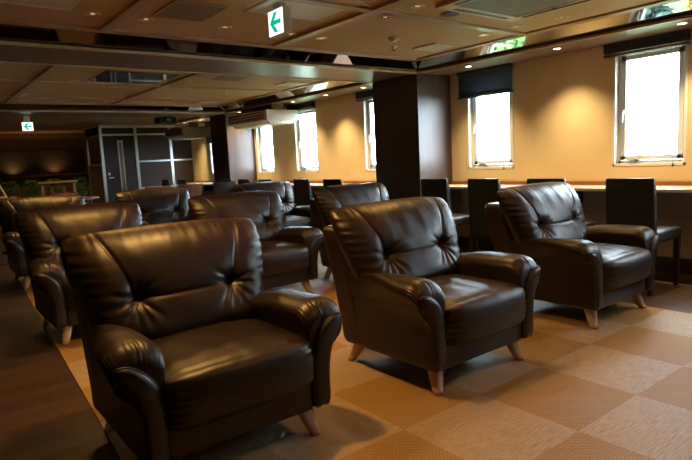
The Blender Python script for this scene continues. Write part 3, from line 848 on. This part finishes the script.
def bush(x, y, r, h, seed, label):
    rnd = random.Random(seed); bm = bmesh.new()
    for i in range(700):
        a = rnd.uniform(0, 2*PI); u = rnd.random()**.5; z = rnd.uniform(.05, h); rr = r*u*(1-.5*abs(z/h-.5))
        c = Vector((rr*math.cos(a), rr*.45*math.sin(a), z)); s = rnd.uniform(.02, .045)
        d1 = Vector((rnd.uniform(-1, 1), rnd.uniform(-1, 1), rnd.uniform(-1, 1))).normalized(); d2 = d1.orthogonal().normalized()
        vs = [bm.verts.new(c+d1*s), bm.verts.new(c+d2*s*.5), bm.verts.new(c-d1*s), bm.verts.new(c-d2*s*.5)]; bm.faces.new(vs)
    t = thing('potted_bush', label, 'plant', (x, y, 0), 0, 'plants under the far shelf')
    obj('foliage', bm, 'planterleaf', t)
    bm = bmesh.new(); cyl(bm, (0, 0), .12, .16, 0, .22, 16); obj('pot', bm, 'dark', t)
for i, (x, lab) in enumerate([(2.0, 'dark green bush at the far left edge below the shelf'), (2.45, 'dark green bush just left of the pale wooden frame'), (2.95, 'dark green bush behind the opening of the pale wooden frame'), (3.58, 'dark green bush right of the pale wooden frame')]):
    bush(x, 15.50, .21, 1.0, i, lab)

# ------------------------------------------------------------------ cafe tables and chairs at the back
def round_table(x, y, r, label):
    t = thing('round_table', label, 'table', (x, y, .007))
    bm = bmesh.new(); cyl(bm, (0, 0), r, r, .70, .735, 36); obj('tabletop', bm, 'cafewood', t)
    bm = bmesh.new(); cyl(bm, (0, 0), .035, .035, .03, .70, 16); obj('stem', bm, 'metal', t, True)
    bm = bmesh.new(); cyl(bm, (0, 0), .24, .22, 0, .03, 28); obj('foot', bm, 'dark', t, True)
round_table(1.28, 9.6, .38, 'round red-brown table at the far left, in front of the plants')
round_table(2.15, 9.9, .38, 'round red-brown table in front of the partition corner')
round_table(3.55, 9.3, .36, 'round brown table in front of the partition panels')
def cafe_chair(x, y, rz, m, label):
    t = thing('cafe_chair', label, 'chair', (x, y, .007), rz, 'wooden cafe chairs at the back')
    box('seat', 'cafewood', -.20, .20, -.20, .20, .41, .44, t, .006)
    bm = bmesh.new(); rings = []
    for k in range(5):
        z = .67+.19*k/4; yy = .20+.03*k/4
        rings.append([Vector((p[0], yy+p[1]+.04*(1-(p[0]/.2)**2), z)) for p in [(-.20, -.011), (-.1, -.011), (0, -.011), (.1, -.011), (.20, -.011), (.20, .011), (.1, .011), (0, .011), (-.1, .011), (-.20, .011)]])
    loft(bm, rings); obj('backrest', bm, m, t)
    for sx in (-1, 1):
        bm = bmesh.new(); tube(bm, [(sx*.185, -.18, 0), (sx*.18, -.17, .42)], .015, 8); obj('leg', bm, 'dark', t)
        bm = bmesh.new(); tube(bm, [(sx*.185, .21, 0), (sx*.18, .19, .42), (sx*.18, .235, .86)], .015, 8); obj('leg', bm, 'dark', t)
cafe_chair(3.05, 8.75, PI, 'cafewood', 'cafe chair with red-brown backrest, left one before the partition')
cafe_chair(3.55, 8.72, PI, 'cafewood', 'cafe chair with red-brown backrest, right one before the partition')
cafe_chair(4.05, 8.6, PI+.1, 'screen', 'cafe chair with dark framed backrest just left of the far column')
cafe_chair(1.72, 9.0, PI+.2, 'cafewood', 'cafe chair with low brown back above the closest row-two armchair')
cafe_chair(1.05, 8.9, PI-.1, 'cafewood', 'cafe chair with low brown back at the left edge')
t = thing('menu_board', 'dark slanted board with a white frame at the left edge', 'board', (.86, 8.5, 0))
bm = bmesh.new(); prism(bm, [(-.20, .86), (.20, .86), (.09, 1.13), (-.31, 1.13)], 'y', -.012, .012); obj('board_frame', bm, 'white', t)
bm = bmesh.new(); prism(bm, [(-.175, .88), (.172, .88), (.078, 1.11), (-.27, 1.11)], 'y', -.016, -.012); obj('board_face', bm, 'screen', t)
box('board_stand', 'dark', -.12, -.08, .0, .04, .0, .9, t); box('board_foot', 'dark', -.28, .10, -.12, .16, 0, .02, t)

# ------------------------------------------------------------------ outdoors
struct(box('ground', 'ground', W+.2, 60, -30, 60, -4.1, -4.0))
def tree(x, y, r, zc, m, seed, label, dens=4200):
    rnd = random.Random(seed); bm = bmesh.new()
    lobes = [(Vector((rnd.uniform(-.55, .55)*r, rnd.uniform(-.55, .55)*r, rnd.uniform(-.45, .45)*r)), r*rnd.uniform(.42, .62)) for _ in range(9)]
    for i in range(dens):
        c0, rr = rnd.choice(lobes)
        d = Vector((rnd.gauss(0, 1), rnd.gauss(0, 1), rnd.gauss(0, 1))).normalized()
        c = c0+d*rr*rnd.uniform(.7, 1.05); s = rnd.uniform(.06, .13)
        a = Vector((rnd.uniform(-1, 1), rnd.uniform(-1, 1), rnd.uniform(-.6, .6))).normalized(); b = a.cross(d).normalized() if a.cross(d).length > .01 else a.orthogonal()
        vs = [bm.verts.new(c+a*s), bm.verts.new(c+b*s*.6), bm.verts.new(c-a*s), bm.verts.new(c-b*s*.6)]; bm.faces.new(vs)
    t = thing('garden_tree', label, 'tree', (x, y, zc)); obj('crown', bm, m, t)
    bm = bmesh.new(); tube(bm, [(0, 0, -4-zc), (.05, .02, -.3*r), (0, 0, .2*r)], .13, 10); obj('trunk', bm, 'bark', t)
tree(8.6, 2.6, 1.15, -1.6, 'leaf2', 1, 'yellowing garden tree mirrored at the top right corner')
tree(9.0, 5.2, 1.15, -1.3, 'leaf3', 2, 'dark green garden tree mirrored right of the yellowing tree')
tree(8.6, 8.0, 1.2, -1.2, 'leaf', 3, 'green garden tree mirrored above the half-shaded window')
tree(13.5, 16.5, 2.0, -1.3, 'leaf', 5, 'garden tree outside the windows between the columns')
tree(14.5, 23.5, 2.1, -1.0, 'leaf', 6, 'garden tree outside the farthest windows')

# ------------------------------------------------------------------ world, camera
w = bpy.data.worlds.new('overcast'); sc.world = w; w.use_nodes = True; nt = w.node_tree
bg = nt.nodes['Background']; bg.inputs[0].default_value = (.70, .85, 1.0, 1); bg.inputs[1].default_value = 50.0
yaw, pitch, roll, f = .65927, -.126218, -.049945, 565.19
fwd = Vector((math.sin(yaw)*math.cos(pitch), math.cos(yaw)*math.cos(pitch), math.sin(pitch)))
rt = Vector((math.cos(yaw), -math.sin(yaw), 0)); up = rt.cross(fwd)
r2 = math.cos(roll)*rt+math.sin(roll)*up; u2 = -math.sin(roll)*rt+math.cos(roll)*up
cam = bpy.data.cameras.new('camera'); co = bpy.data.objects.new('camera', cam); C.objects.link(co)
cam.sensor_width = 36; cam.lens = f/692*36; cam.clip_start = .05; cam.clip_end = 200
co.matrix_world = Matrix(((r2.x, u2.x, -fwd.x, 0), (r2.y, u2.y, -fwd.y, 0), (r2.z, u2.z, -fwd.z, 1.15), (0, 0, 0, 1)))
sc.camera = co
vs = sc.view_settings; vs.view_transform = 'Standard'; vs.look = 'None'; vs.exposure = 0; vs.gamma = 1; vs.use_curve_mapping = False
sc.cycles.transparent_max_bounces = 12; sc.cycles.max_bounces = 8; sc.cycles.diffuse_bounces = 4; sc.cycles.sample_clamp_indirect = 6
sc.cycles.use_denoising = True
